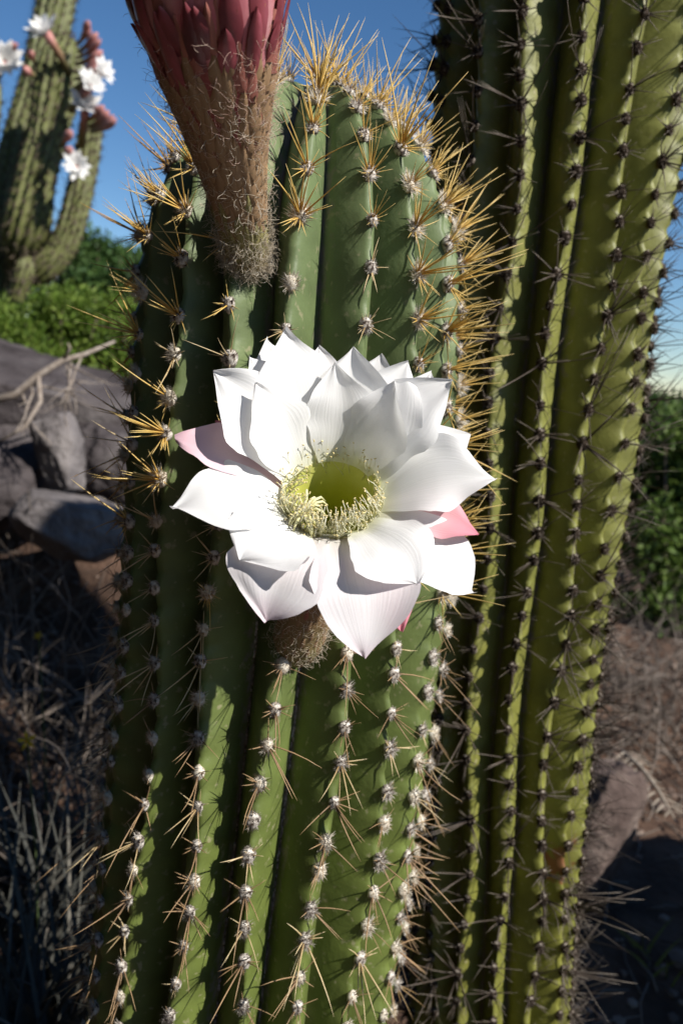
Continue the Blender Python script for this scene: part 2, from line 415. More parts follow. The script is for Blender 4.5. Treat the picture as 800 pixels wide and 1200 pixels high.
# scale insects and cork beads in the furrows
corkm = mat('furrow_scale', [(0.12, 0.10, 0.085), (0.32, 0.29, 0.26), (0.55, 0.52, 0.48)], scale=150, rough=1, spec=.05)
b = MB(); rr = random.Random(5)
for k, x0, x1, dens in ((-1, .30, .86, 1.0), (0, .42, .86, 1.6), (1, .42, .80, 1.4), (-2, .50, .86, 1.0), (-3, .5, .86, .7), (2, .4, .8, .6)):
    th = near.ph + 2 * math.pi * (k + .5) / near.n; x = near.L - x1
    while x < near.L - x0:
        C, T, A, B, Rr = near.frame(x); r_, _ = near.radius(np.array([th]), x, Rr)
        an = th + rr.gauss(0, .012); p = C + (A * math.cos(an) + B * math.sin(an)) * (float(r_[0]) + .002)
        sz = rr.uniform(.0010, .0024)
        b.add([p + Vector((v.x * sz * rr.uniform(.8, 1.1), v.y * sz, v.z * sz * 1.5)) for v in ICO1[0]], ICO1[1])
        x += rr.uniform(.002, .006) / dens
o = obj('furrow_crust', b.mesh('furrow_crust', corkm), root1); o['kind'] = 'stuff'

# ---- the tall older cactus beside it
B1, B2, B3, B4, B5 = P(700, -260, .93), P(668, 0, .95), P(620, 450, .98), P(585, 850, 1.03), P(572, 1150, 1.08)
old = Column([foot(B5, B4, .108), (B5, .107), (B4, .116), (B3, .134), (B2, .154), (B1, .158)], 16, -5.0, 0.66, 1.32, 0.12, 0.034, 0.027, twist=0, seed=9, wob=.007)
root2 = thing('columnar_cactus', 'tall leaning yellowish green cactus with dark star shaped spines, beside the flowering one', 'cactus')
wp = old.point(3, old.L - 1.36) if old.L > 1.5 else P(662, 1010, .98)
skin2 = skin_mat('cactus_skin_yellow', (0.180, 0.186, 0.050), (0.150, 0.152, 0.028), 0.4, 1.5, tuple(P(660, 1010, .97)))
obj('stem', old.stem('stem', skin2, lo=0, coarse_below=.1), root2)
plant_areoles(old, root2, lambda x, az, r: 'dark', -92, 105, 0.12, sc=1.1)

# ---- cactus stem added outside the frame on the right to shade the left ground
for i, (x, y, h_) in enumerate(((1.10, .86, 2.5),)):
    z = ground_h(x, y)
    c = Column([(Vector((x - .05, y, z - .06)), .12), (Vector((x - .02, y, z + h_ * .5)), .15), (Vector((x, y, z + h_)), .145)], 14, i * 9, .66, 1.6, .14, .036, .03, seed=30 + i)
    rt = thing('columnar_cactus', 'tall dark spined cactus column added outside the picture as a shade caster, beyond the right side of the leaning cactus', 'cactus')
    obj('stem', c.stem('stem', skin2, nper=10, step=.008), rt); plant_areoles(c, rt, lambda x, az, r: 'dark', 400, 500, 0.1)

# ------------------------------------------------------------------ hairy scaly tube of a flower / bud
hairm = mat('bud_hair', [(0.45, 0.37, 0.27), (0.66, 0.58, 0.46), (0.78, 0.72, 0.62)], scale=120, rough=.8, spec=.2, transl=.3)
hairp = mat('bud_hair_pink', [(0.50, 0.28, 0.24), (0.66, 0.48, 0.40), (0.75, 0.62, 0.52)], scale=120, rough=.8, spec=.2, transl=.3)
tubem = mat('bud_tube', [(0.20, 0.19, 0.075), (0.25, 0.19, 0.085), (0.26, 0.145, 0.085), (0.27, 0.07, 0.065)], attr='along', scale=60, rough=.6, stops=[0, .2, .42, .6], bump=.4, bscale=300)
scale_m = [mat('bud_scale_olive', [(0.21, 0.21, 0.08), (0.29, 0.24, 0.11)], scale=90, rough=.6), mat('bud_scale_tan', [(0.24, 0.17, 0.085), (0.34, 0.20, 0.12)], scale=90, rough=.6),
           mat('bud_scale_red', [(0.25, 0.10, 0.07), (0.34, 0.12, 0.10)], scale=90, rough=.55)]
def scale_mesh(m):
    V = []; F = []; prof = [(0, .55), (.3, .8), (.55, .6), (.8, .28), (1, .02)]
    for u, w in prof:
        for v in (-1, 0, 1): V.append((v * w * .5, u, (.22 if v == 0 else -.06) * (1 - u * .4) + .10 * u * u))
    for i in range(4):
        for j in range(2): F.append((i * 3 + j, i * 3 + j + 1, (i + 1) * 3 + j + 1, (i + 1) * 3 + j))
    return mesh('scale', V, F, m)
SCALES = [scale_mesh(m) for m in scale_m]
def sweep(cfun, rfun, nu=40, nv=28):
    """surface round a curve; returns V, F, attr and a point/frame sampler"""
    cs = [cfun(i / nu) for i in range(nu + 1)]; V = []; F = []; A = []; fr = []
    u = None
    for i in range(nu + 1):
        t = (cs[min(i + 1, nu)] - cs[max(i - 1, 0)]).normalized()
        u = t.orthogonal().normalized() if u is None else (u - t * u.dot(t)).normalized()
        fr.append((cs[i], t, u.copy(), t.cross(u)))
        for j in range(nv):
            a = 2 * math.pi * j / nv; V.append(cs[i] + (u * math.cos(a) + fr[-1][3] * math.sin(a)) * rfun(i / nu)); A.append(i / nu)
    for i in range(nu):
        for j in range(nv): F.append((i * nv + j, i * nv + (j + 1) % nv, (i + 1) * nv + (j + 1) % nv, (i + 1) * nv + j))
    F.append(tuple(range(nv))[::-1])
    def at(s, a):
        f = min(max(s, 0), .9999) * nu; i = int(f); w = f - i
        c = fr[i][0].lerp(fr[i + 1][0], w); t = fr[i][1].lerp(fr[i + 1][1], w).normalized(); uu = fr[i][2].lerp(fr[i + 1][2], w); ww = fr[i][3].lerp(fr[i + 1][3], w)
        rad = (uu * math.cos(a) + ww * math.sin(a)).normalized()
        return c + rad * rfun(s), t, rad
    return V, F, A, at
def hair(at, n, s0, s1, lo, hi, m, seed, thick=.00011, dens=None):
    rr = random.Random(seed); b = MB()
    for i in range(n):
        s = s0 + (s1 - s0) * (rr.random() ** (dens or 1)); a = rr.uniform(0, 6.283); p, t, rad = at(s, a)
        L = rr.uniform(lo, hi); d = (rad * rr.uniform(.4, 1) + t * rr.uniform(-.2, .9) + rad.cross(t) * rr.gauss(0, .5)).normalized()
        pts = [p]; k = rad.cross(t)
        curl = Vector((rr.gauss(0, 1), rr.gauss(0, 1), rr.gauss(0, 1))) * 0.75
        for q in range(6):
            pts.append(pts[-1] + d * L / 6); d = (d + curl.cross(d) * .55 + Vector((rr.gauss(0, .2), rr.gauss(0, .2), rr.gauss(0, .2)))).normalized()
        b.tube(pts, [thick] * 6 + [thick * .4], 3, False)
    return b.mesh('hairs', m)
def put_scales(at, root, s0, s1, rows, per, size, kind_of, seed):
    rr = random.Random(seed)
    for i in range(rows):
        s = s0 + (s1 - s0) * i / (rows - 1)
        for j in range(per):
            a = 2 * math.pi * (j + .5 * (i % 2)) / per + rr.uniform(-.06, .06); p, t, rad = at(s + rr.uniform(-.008, .008), a)
            p2, _, _ = at(min(.999, s + .03), a)
            up = (p2 - p).normalized(); sd = up.cross(rad).normalized(); nr = sd.cross(up)
            q = size(s) * rr.uniform(.85, 1.15)
            m = Matrix((sd * q * .62, up * q, nr * q * .55)).transposed().to_4x4(); m.translation = p - rad * .0004
            obj('scale', SCALES[kind_of(s, rr)], root, m)

# ---- the closed bud
bb = [P(294, 325, .585), P(284, 255, .540), P(254, 110, .465), P(214, -240, .375)]
def bud_c(t): return bez(*bb, t)
CMI = CM.inverted()
def pix(p):
    q = CMI @ p; return 400 + q.x / -q.z * FPX, 600 - q.y / -q.z * FPX, -q.z
def bud_r(t):
    x, y, d = pix(bud_c(min(max(t, 0), 1)))
    return float(np.interp(-y, [-325, -320, -310, -295, -262, -225, -197, -169, -131, -94, -49, 0, 50, 110, 170, 215, 240], [8, 18, 24, 27, 29, 34, 39, 45, 55, 66, 76, 89, 92, 84, 62, 34, 10])) * d / FPX * .97
def s_of_y(y): return min((abs(pix(bud_c(k / 400))[1] - y), k / 400) for k in range(401))[1]
V, F, A, at = sweep(bud_c, bud_r, 60, 36)
bud = obj('flower_bud', mesh('flower_bud', V, F, tubem, True, {'along': A}), root1)
bud['label'] = 'closed pink tipped hairy flower bud standing out from the cactus shoulder'
sy = s_of_y
put_scales(at, bud, sy(290), sy(10), 20, 15, lambda s: .010 + .020 * s, lambda s, r: 0 if s + r.uniform(-.1, .1) < sy(250) else (1 if s + r.uniform(-.05, .05) < sy(75) else 2), 1)
h = obj('hairs', hair(at, 1700, sy(312), sy(80), .006, .016, hairm, 2, dens=1.3), bud); h['kind'] = 'stuff'
h = obj('hairs', hair(at, 700, sy(170), sy(20), .006, .017, hairp, 3), bud); h['kind'] = 'stuff'
h = obj('root_hairs', hair(at, 900, sy(316), sy(270), .006, .013, hairm, 4), bud); h['kind'] = 'stuff'
sep_d = mat('bud_sepal_maroon', [(0.10, 0.022, 0.03), (0.20, 0.04, 0.05), (0.34, 0.08, 0.10)], scale=60, rough=.4, spec=.45, transl=.12, stretch=(1, .2, 1))
sep_p = mat('bud_sepal_pink', [(0.40, 0.09, 0.12), (0.60, 0.20, 0.23), (0.72, 0.36, 0.37)], scale=60, rough=.4, spec=.45, transl=.2, stretch=(1, .2, 1))
def sepal_on(at, a, s0, s1, wid, lift, m, rr):
    V = []; F = []; nu, nv = 9, 5
    for i in range(nu):
        u = i / (nu - 1); s = s0 + (s1 - s0) * u
        w = wid * (1 - u ** 2.2) ** .8 * (.55 + .9 * u) if u < 1 else 0.0002
        for j in range(nv):
            v = j / (nv - 1) * 2 - 1; p0, t, rad = at(s, a); ang = a + v * w / bud_r(min(s, 1)) * .5
            p, t, rad = at(s, ang); V.append(p + rad * (lift * u ** .7 + .0016 * (1 - v * v) * min(1, u * 3)))
    for i in range(nu - 1):
        for j in range(nv - 1): F.append((i * nv + j, i * nv + j + 1, (i + 1) * nv + j + 1, (i + 1) * nv + j))
    return mesh('sepal', V, F, m)
rr = random.Random(12)
for i in range(15): obj('sepal', sepal_on(at, 6.283 * i / 15 + .1, sy(52) + rr.uniform(-.02, .02), .995, .024, .0012, sep_p, rr), bud)
for i in range(15): obj('sepal', sepal_on(at, 6.283 * (i + .5) / 15 + .1, sy(50) + rr.uniform(-.02, .02), sy(-70) + rr.uniform(-.06, .05), .015, .0034, sep_d, rr), bud)
for i in range(15): obj('sepal', sepal_on(at, 6.283 * i / 15 + .22, sy(68) + rr.uniform(-.02, .02), sy(-5) + rr.uniform(-.03, .03), .012, .0036, sep_d, rr), bud)

# ---- the open white flower
FC = P(389, 583, .50)                                            # throat centre
fn = (CROT @ Vector((.04, .56, .83))).normalized()               # flower axis
fx = CROT @ Vector((1, 0, 0)); fx = (fx - fn * fx.dot(fn)).normalized(); fy = fn.cross(fx)
tb = [P(346, 765, .625), P(350, 735, .575), FC - fn * .075, FC - fn * .012]
def ft_c(t): return bez(*tb, t)
def ft_r(t):
    pr = [(0, .008), (.06, .016), (.15, .0185), (.35, .019), (.6, .021), (.8, .0245), (1, .031)]
    return float(np.interp(t, [p[0] for p in pr], [p[1] for p in pr]))
V, F, A, fat = sweep(ft_c, ft_r, 50, 32)
flower = obj('flower', mesh('flower', V, F, tubem, True, {'along': [a * .75 for a in A]}), root1)
flower['label'] = 'big open white flower with yellow stamens on a hairy scaly tube'
put_scales(fat, flower, .06, .90, 14, 13, lambda s: .009 + .007 * s, lambda s, r: 1 if s + r.uniform(-.2, .2) < .6 else 2, 6)
h = obj('hairs', hair(fat, 1100, .02, .9, .006, .014, hairm, 7), flower); h['kind'] = 'stuff'
# inner funnel
throatm = mat('flower_throat', [(0.34, 0.37, 0.03), (0.50, 0.52, 0.06), (0.66, 0.67, 0.20), (0.84, 0.84, 0.68)], attr='along', scale=80, rough=.5, stops=[.15, .5, .85, 1], transl=.25)
V = []; F = []; A = []; nv = 40
for i in range(15):
    u = i / 14; z = -.055 + .061 * u; r_ = .010 + .0212 * u ** .7
    for j in range(nv):
        a = 6.28319 * j / nv; V.append(FC + fn * z + (fx * math.cos(a) + fy * math.sin(a)) * r_ * (1 + .012 * (j % 2))); A.append(u)
for i in range(14):
    for j in range(nv): F.append((i * nv + j, i * nv + (j + 1) % nv, (i + 1) * nv + (j + 1) % nv, (i + 1) * nv + j))
F.append(tuple(range(nv))[::-1])
obj('throat', mesh('throat', V, F, throatm, True, {'along': A}), flower)

def petal_mat(name, cols, stops, transl, rough=.5):
    m = mat(name, cols, attr='along', stops=stops, scale=25, rough=rough, spec=.25, transl=transl)
    N, L = m.node_tree.nodes, m.node_tree.links                      # fine lengthwise veins
    at_ = N.new('ShaderNodeAttribute'); at_.attribute_name = 'across'
    a2 = N.new('ShaderNodeAttribute'); a2.attribute_name = 'along'
    cx = N.new('ShaderNodeCombineXYZ'); mu = N.new('ShaderNodeMath'); mu.operation = 'MULTIPLY'; mu.inputs[1].default_value = 14
    L.new(at_.outputs['Fac'], mu.inputs[0]); L.new(mu.outputs[0], cx.inputs[0]); L.new(a2.outputs['Fac'], cx.inputs[1])
    nz = N.new('ShaderNodeTexNoise'); nz.inputs['Scale'].default_value = 1.3; nz.inputs['Detail'].default_value = 4; L.new(cx.outputs[0], nz.inputs['Vector'])
    bp = N.new('ShaderNodeBump'); bp.inputs['Strength'].default_value = .17; bp.inputs['Distance'].default_value = .002
    L.new(nz.outputs[0], bp.inputs['Height']); L.new(bp.outputs[0], N['Principled BSDF'].inputs['Normal'])
    return m
pw = petal_mat('petal_white', [(0.82, 0.82, 0.66), (0.87, 0.87, 0.85), (0.88, 0.875, 0.88)], [.0, .18, 1], .33)
pb = petal_mat('petal_blush', [(0.80, 0.78, 0.72), (0.82, 0.76, 0.78), (0.83, 0.80, 0.82), (0.80, 0.66, 0.72)], [.0, .3, .8, 1], .33)
pm = petal_mat('petal_mauve', [(0.72, 0.50, 0.56), (0.76, 0.58, 0.64), (0.70, 0.46, 0.52)], [.0, .5, 1], .25)
ps = petal_mat('petal_rose', [(0.80, 0.62, 0.62), (0.78, 0.46, 0.49), (0.62, 0.22, 0.28)], [.0, .5, 1], .22)
PROF = {'acute': [(0, .40), (.22, .74), (.44, 1), (.58, .95), (.70, .77), (.81, .53), (.90, .29), (.96, .12), (1, .004)],
        'wide': [(0, .36), (.22, .66), (.42, .93), (.56, 1), (.68, .90), (.78, .68), (.87, .42), (.94, .20), (.98, .07), (1, .005)],
        'lance': [(0, .40), (.25, .75), (.5, 1), (.7, .9), (.85, .58), (.95, .22), (1, .01)],
        'blunt': [(0, .36), (.2, .60), (.42, .90), (.60, 1), (.74, .92), (.84, .68), (.91, .40), (.96, .18), (1, .005)]}
def petal(tip, depth, W, alpha, curl, m, prof='wide', base_r=.028, base_z=0.0, cup=.25, twist=0, ruf=.05, seed=0, phi=None, k1=.42, k2=.38):
    """midrib: Bezier from the throat rim to the tip; alpha: angle to the flower axis at the rim; curl: how far the tip bends back"""
    rr = random.Random(seed * 7 + 1); Tp = P(tip[0], tip[1], depth)
    d = Tp - FC; ang = math.atan2(d.dot(fy), d.dot(fx)) if phi is None else R(phi)
    rad = fx * math.cos(ang) + fy * math.sin(ang); tg = fn.cross(rad)
    p0 = FC + rad * base_r * 1.08 + fn * base_z; L = (Tp - p0).length
    p1 = p0 + (fn * math.cos(R(alpha)) + rad * math.sin(R(alpha))) * L * k1
    dt = (Tp - p1).normalized(); dt = (dt - fn * curl + rad * .1).normalized(); p2 = Tp - dt * L * k2
    nu, nv = 26, 13; V = []; F = []; A = []; C = []
    pp = PROF[prof]; o = Vector((seed * 5.3, seed * 2.9, 0))
    for i in range(nu):
        u = i / (nu - 1); c = bez(p0, p1, p2, Tp, u) + tg * (W * .10 * math.sin(u * 3.1) * math.sin(seed * 1.9)); c2 = bez(p0, p1, p2, Tp, min(1, u + .01)); c1 = bez(p0, p1, p2, Tp, max(0, u - .01))
        t = (c2 - c1).normalized(); sd = (tg - t * tg.dot(t)).normalized(); sd = Matrix.Rotation(R(twist) * u, 3, t) @ sd
        nr = t.cross(sd)
        if nr.dot(fn) + nr.dot(-rad) * .5 < 0 and u < .3: pass
        w = float(np.interp(u, [q[0] for q in pp], [q[1] for q in pp])) * W * .5
        for j in range(nv):
            v = j / (nv - 1) * 2 - 1
            e = mnoise.noise(Vector((u * 3.2, v * 1.5, 0)) + o)
            edge = 1 + (.10 + .14 * u) * mnoise.noise(Vector((u * 4.5, math.copysign(4, v), seed * 3.3))) * abs(v)
            off = cup * w * (abs(v) ** 1.4 - .25) * (1 - .45 * u) + ruf * W * 1.35 * e * (abs(v) ** 1.5 + .2) * (0.2 + u) + .028 * W * math.cos(v * 7 + seed) * u * (1.15 - u) + .05 * W * abs(v) ** 2 * math.sin(u * 13 + math.copysign(1.3, v) + seed * 2.1) * u
            V.append(c + sd * (v * w * edge) - nr * off * SGN); A.append(u); C.append(v)
    for i in range(nu - 1):
        for j in range(nv - 1): F.append((i * nv + j, i * nv + j + 1, (i + 1) * nv + j + 1, (i + 1) * nv + j))
    return obj('petal', mesh('petal', V, F, m, True, {'along': A, 'across': C}), flower)
SGN = -1
PETALS = [
 # tip px, depth, width, alpha, curl, material, options           -- upper bowl
((250, 435), .484, .056, 26, .14, pw, dict(seed=5, twist=-14, base_r=.0272, prof='acute')),
 ((292, 418), .502, .054, 28, .12, pw, dict(seed=6, base_r=.0290, prof='acute')),
 ((334, 386), .500, .056, 24, .12, pw, dict(seed=1, twist=8, base_r=.0272, prof='acute')),
 ((374, 406), .520, .054, 34, .10, pw, dict(seed=7, base_r=.0300, prof='acute')),
 ((414, 406), .498, .056, 24, .10, pw, dict(seed=2, twist=-8, base_r=.0272, prof='acute')),
 ((447, 414), .522, .052, 36, .10, pw, dict(seed=8, base_r=.0302, prof='acute')),
 ((478, 424), .500, .054, 28, .10, pw, dict(seed=3, twist=8, base_r=.0275, prof='acute')),
 ((505, 436), .520, .050, 40, .10, pw, dict(seed=26, base_r=.0302, prof='acute')),
 ((530, 446), .494, .054, 34, .14, pw, dict(seed=4, twist=10, base_r=.0275, prof='acute')),
 ((314, 398), .524, .050, 36, .10, pw, dict(seed=27, base_r=.0302, prof='acute')),
 ((270, 446), .506, .048, 36, .10, pw, dict(seed=28, base_r=.0302, prof='acute')),
 ((392, 424), .490, .046, 20, .08, pw, dict(seed=29, base_r=.0262, prof='acute')),
 ((300, 448), .478, .046, 22, .08, pw, dict(seed=31, base_r=.0262, prof='acute')),
 ((462, 446), .484, .044, 24, .08, pw, dict(seed=32, base_r=.0262, prof='acute')),
 # right
 ((581, 562), .480, .054, 46, .30, pw, dict(seed=11, twist=14, prof='acute')),
 ((551, 510), .508, .044, 52, .2, pw, dict(seed=12, base_r=.029)),
 ((554, 694), .478, .048, 52, .5, pw, dict(seed=13, prof='blunt', twist=-12)),
 # lower
 ((427, 772), .452, .062, 48, .75, pb, dict(seed=14, k1=.5, prof='acute')),
 ((489, 684), .450, .050, 46, .55, pw, dict(seed=15, base_r=.027, base_z=.002, k1=.5, prof='blunt')),
 ((313, 728), .448, .058, 48, .75, pb, dict(seed=16, k1=.5, prof='blunt')),
 # left
 ((281, 656), .446, .056, 42, .6, pw, dict(seed=17, k1=.5, prof='blunt')),
 ((202, 596), .468, .056, 48, .6, pw, dict(seed=18, twist=12, prof='acute')),
 ((205, 514), .486, .038, 58, .3, pm, dict(seed=19, prof='lance', base_r=.030)),
 # outer rose-coloured ones
 ((561, 626), .478, .032, 58, .25, ps, dict(seed=20, prof='lance', base_r=.031, base_z=-.003)),
 ((470, 740), .462, .032, 56, .6, ps, dict(seed=21, prof='lance', base_r=.031, base_z=-.003)),
 ((252, 494), .512, .020, 60, .2, ps, dict(seed=22, prof='lance', base_r=.031, base_z=-.003)),
 ((264, 462), .520, .022, 55, .2, pm, dict(seed=23, prof='lance', base_r=.031, base_z=-.003)),
 ((291, 668), .475, .018, 62, .5, ps, dict(seed=24, prof='lance', base_r=.031, base_z=-.003)),
 ((372, 425), .535, .040, 50, .1, pm, dict(seed=25, base_r=.031, base_z=-.003)),
 ((500, 462), .528, .036, 50, .1, pm, dict(seed=26, base_r=.031, base_z=-.003)),
]
for tp, dp, W, al, cu, m, kw in PETALS: petal(tp, dp, W, al, cu, m, **kw)

# stamens and stigma
filam = mat('stamen_filament', [(0.58, 0.58, 0.20), (0.78, 0.76, 0.50), (0.84, 0.82, 0.68)], attr='along', scale=60, rough=.5, transl=.3)
anth = mat('anther', [(0.62, 0.50, 0.22), (0.74, 0.64, 0.34)], scale=200, rough=.9)
b = MB(); an = MB(); rr = random.Random(31)
def stamen(a, z0, r0, z1, r1, bendin, th=.00034):
    rad = lambda q: fx * math.cos(q) + fy * math.sin(q)
    p0 = FC + fn * z0 + rad(a) * r0; a2 = a + rr.gauss(0, .16)
    p3 = FC + fn * z1 + rad(a2) * r1 + Vector((rr.gauss(0, .0015), rr.gauss(0, .0015), rr.gauss(0, .0015)))
    p1 = p0 + fn * (z1 - z0) * .5 + rad(a) * .002; p2 = p3 + rad(a2) * bendin - fn * .006
    pts = [bez(p0, p1, p2, p3, i / 7) for i in range(8)]
    b.tube(pts, [th] * 7 + [th * .7], 4, True)
    d = (pts[-1] - pts[-2]).normalized(); sd = Vector((rr.gauss(0, 1), rr.gauss(0, 1), rr.gauss(0, 1))).normalized()
    an.tube([p3 - sd * .0009, p3 - sd * .0005, p3 + sd * .0005, p3 + sd * .0009], [.0002, .0004, .0004, .0002], 5)
for i in range(95):
    a = R(-35) + R(250) * i / 95 + rr.gauss(0, .06); z1 = rr.uniform(.001, .018)
    stamen(a, -.026, .0262, z1, .0290 + z1 * .16 + rr.uniform(-.001, .001), rr.uniform(-.001, .002), .00020)
for i in range(210):                                              # lower cluster rising from the near side of the throat
    a = R(rr.uniform(205, 350)); stamen(a, -.003 + rr.uniform(-.008, .006), .0290, rr.uniform(.004, .024), rr.uniform(.0205, .0300), rr.uniform(.0, .010), .00030)
for i in range(20):
    a = R(rr.uniform(140, 205)); stamen(a, -.01, .0275, rr.uniform(.004, .018), rr.uniform(.018, .026), rr.uniform(.002, .009), .00030)
for i in range(70):                                               # a sheaf spilling over the near rim
    a = R(rr.uniform(195, 290)); stamen(a, -.006, .0285, rr.uniform(.010, .026), rr.uniform(.026, .036), rr.uniform(-.006, .003), .00028)
o = obj('stamens', b.mesh('stamens', filam, True, 'along'), flower); o['kind'] = 'stuff'
o = obj('anthers', an.mesh('anthers', anth), flower); o['kind'] = 'stuff'
stig = mat('stigma', [(0.76, 0.72, 0.34), (0.84, 0.82, 0.55)], scale=90, rough=.6, transl=.25)
b = MB(); sc0 = FC + fn * .004 + fx * -.016 + fy * -.017
b.tube([FC - fn * .05, FC - fn * .02 - fy * .010 - fx * .006, sc0], [.0013, .0013, .0014], 8)
for i in range(19):
    a = 6.283 * i / 19 + rr.gauss(0, .2); d = fx * math.cos(a) + fy * math.sin(a); q = rr.uniform(.65, 1.2); l = rr.uniform(.7, 1.3); sdv = fn.cross(d) * rr.gauss(0, .003)
    pts = [sc0, sc0 + fn * .005 * l + d * .0030 * q, sc0 + fn * .009 * l + d * .007 * q + sdv * .5, sc0 + fn * .007 * l + d * .0115 * q + sdv, sc0 + fn * (.001 + rr.gauss(0, .002)) + d * .0145 * q + sdv * 1.6]
    b.tube(pts, [.0009, .0010, .0010, .0008, .0004], 6)
obj('stigma', b.mesh('stigma', stig), flower)

# ------------------------------------------------------------------ the flowering cactus in the background
D0 = 3.6
root3 = thing('columnar_cactus', 'distant branching cactus with white flowers and pink buds on its arms, behind the green shrub', 'cactus')
skin3 = skin_mat('cactus_skin_far', (0.130, 0.145, 0.048), (0.13, 0.135, 0.045), 0.9, 2.4)
def far_col(pts, name, nrib=15, ph=0, seed=1, dome=.12, to_ground=False):
    pl = [(P(x, y, d), r) for x, y, d, r in pts]
    if to_ground:
        p = pl[0][0].copy(); p.z = ground_h(p.x, p.y) - .1; pl.insert(0, (p, pl[0][1] * .8))
    c = Column(pl, nrib, ph, .72, 1.5, dome, .05, .006, seed=seed, wob=.004)
    o = obj(name, c.stem(name, skin3, nper=6, step=.02), root3)
    bsp = MB(); r = random.Random(seed)
    for k in range(c.n):
        for x in c.st[k]:
            m = c.areole_m(k, x)
            for q in range(6):
                d = Vector((r.gauss(0, 1), r.gauss(0, 1), r.uniform(.2, 1))).normalized() * r.uniform(.02, .05)
                pq = m @ Vector((.003, 0, 0)); pr = m @ Vector((-.003, 0, 0)); bsp.add([pq, pr, m @ d], [(0, 1, 2)])
            sz = .0075; bsp.add([m @ (v * sz) for v in ICO1[0]], ICO1[1])
    sp = obj('spines', bsp.mesh('spines', wool_far), o); sp['kind'] = 'stuff'
    return c
wool_far = mat('far_areole', [(0.06, 0.045, 0.035), (0.16, 0.13, 0.09)], scale=60, rough=1, spec=.1)
c_main = far_col([(4, 335, D0, .10), (22, 200, D0 + .1, .10), (50, 80, D0 + .1, .085), (85, -90, D0 + .1, .085)], 'stem', 15, 3, 5, to_ground=True)
c_a = far_col([(20, 320, D0 - .05, .05), (31, 270, D0 - .2, .100), (43, 205, D0 - .26, .080), (54, 165, D0 - .26, .076), (69, 95, D0 - .26, .096), (79, 43, D0 - .26, .080)], 'arm', 15, 8, 6)
c_b = far_col([(20, 328, D0 - .12, .04), (50, 316, D0 - .2, .056), (74, 288, D0 - .2, .058), (89, 245, D0 - .2, .056), (100, 195, D0 - .2, .053), (109, 138, D0 - .2, .050)], 'arm', 13, 4, 7, dome=.06)
c_c = far_col([(-70, 420, D0 - .2, .07), (-60, 300, D0 - .2, .09), (-30, 180, D0 - .2, .08), (-12, 82, D0 - .2, .065)], 'arm', 13, 9, 8)
c_d = far_col([(18, 350, D0 - .28, .035), (28, 322, D0 - .30, .04), (33, 300, D0 - .30, .032)], 'arm', 11, 2, 9, dome=.04)
petalf = mat('far_petal', [(0.80, 0.79, 0.76), (0.84, 0.83, 0.82)], scale=10, rough=.6, transl=.25)
budf = mat('far_bud', [(0.16, 0.14, 0.06), (0.30, 0.15, 0.10), (0.48, 0.22, 0.20)], attr='along', scale=20, rough=.6, stops=[.2, .55, .9])
def far_bud(p, d, L, r, name='flower_bud'):
    b = MB(); n = 8; pts = [p + d * (L * i / n) + Vector((0, 0, .25 * L * (i / n) ** 2)) for i in range(n + 1)]
    b.tube(pts, [r * x for x in (.42, .48, .5, .55, .68, .9, 1, .8, .15)], 9)
    return obj(name, b.mesh(name, budf, True, 'along'), root3)
def far_flower(p, face, rad, seed):
    rr = random.Random(seed); b = MB(); face = face.normalized(); u = face.orthogonal().normalized(); w = face.cross(u)
    for ring, n, tilt, l in ((0, 10, 62, 1.0), (1, 9, 38, .85)):
        for i in range(n):
            a = 6.283 * (i + .5 * ring) / n + rr.uniform(-.1, .1); d = u * math.cos(a) + w * math.sin(a); sd = face.cross(d)
            ti = R(tilt + rr.uniform(-12, 12)); q = (d * math.sin(ti) + face * math.cos(ti)); L = rad * l * rr.uniform(.85, 1.1)
            c0 = p + d * rad * .12; m1 = c0 + q * L * .55 + face * L * .06; e = c0 + q * L
            b.add([c0 - sd * L * .1, c0 + sd * L * .1, m1 + sd * L * .25, m1 - sd * L * .25, e], [(0, 1, 2, 3), (3, 2, 4)])
    o = obj('flower', b.mesh('flower', petalf, False), root3)
    return o
CR = lambda x, y, z: (CROT @ Vector((x, y, z))).normalized()
for px, py, d, fx_, rd in ((54, 38, 3.14, (-.3, .5, .8), .075), (6, 72, 3.26, (.5, -.1, .8), .075), (106, 100, 3.12, (.6, .2, .6), .062), (100, 127, 3.18, (.3, .5, .7), .075), (90, 195, 3.20, (.4, -.1, .9), .06), (119, 84, 3.16, (.8, .2, .5), .055)):
    f = far_flower(P(px, py, d), CR(*fx_), rd, px + 1)
    p1 = P(px, py, d); base = p1 - CR(*fx_) * .17
    bt = MB(); bt.tube([p1 - CR(*fx_) * .17, p1 - CR(*fx_) * .06, p1 - CR(*fx_) * .004], [.016, .016, .02], 8); obj('flower_tube', bt.mesh('flower_tube', budf, True, 'along'), f)
rr = random.Random(3)
budspec = [(95, 48, 106, 38), (97, 58, 115, 48), (97, 66, 119, 58), (96, 74, 121, 70), (95, 84, 118, 80), (94, 92, 114, 90), (98, 40, 104, 34), (96, 100, 112, 103),
           (106, 140, 122, 134), (110, 146, 128, 140), (113, 150, 134, 147), (114, 154, 137, 152), (108, 138, 117, 131), (40, 72, 34, 66), (38, 88, 28, 88), (74, 168, 84, 162), (74, 184, 84, 180), (2, 64, 18, 60), (0, 68, 22, 65)]
for x0, y0, x1, y1 in budspec:
    dd = D0 - .36 if x0 > 30 else D0 - .25
    p0, p1 = P(x0, y0, dd - .03), P(x1, y1, dd - .07 - rr.random() * .05); L = (p1 - p0).length * 1.15; far_bud(p0 - (p1 - p0) * .3, (p1 - p0).normalized(), L * 1.1, .0165 * rr.uniform(.85, 1.15))

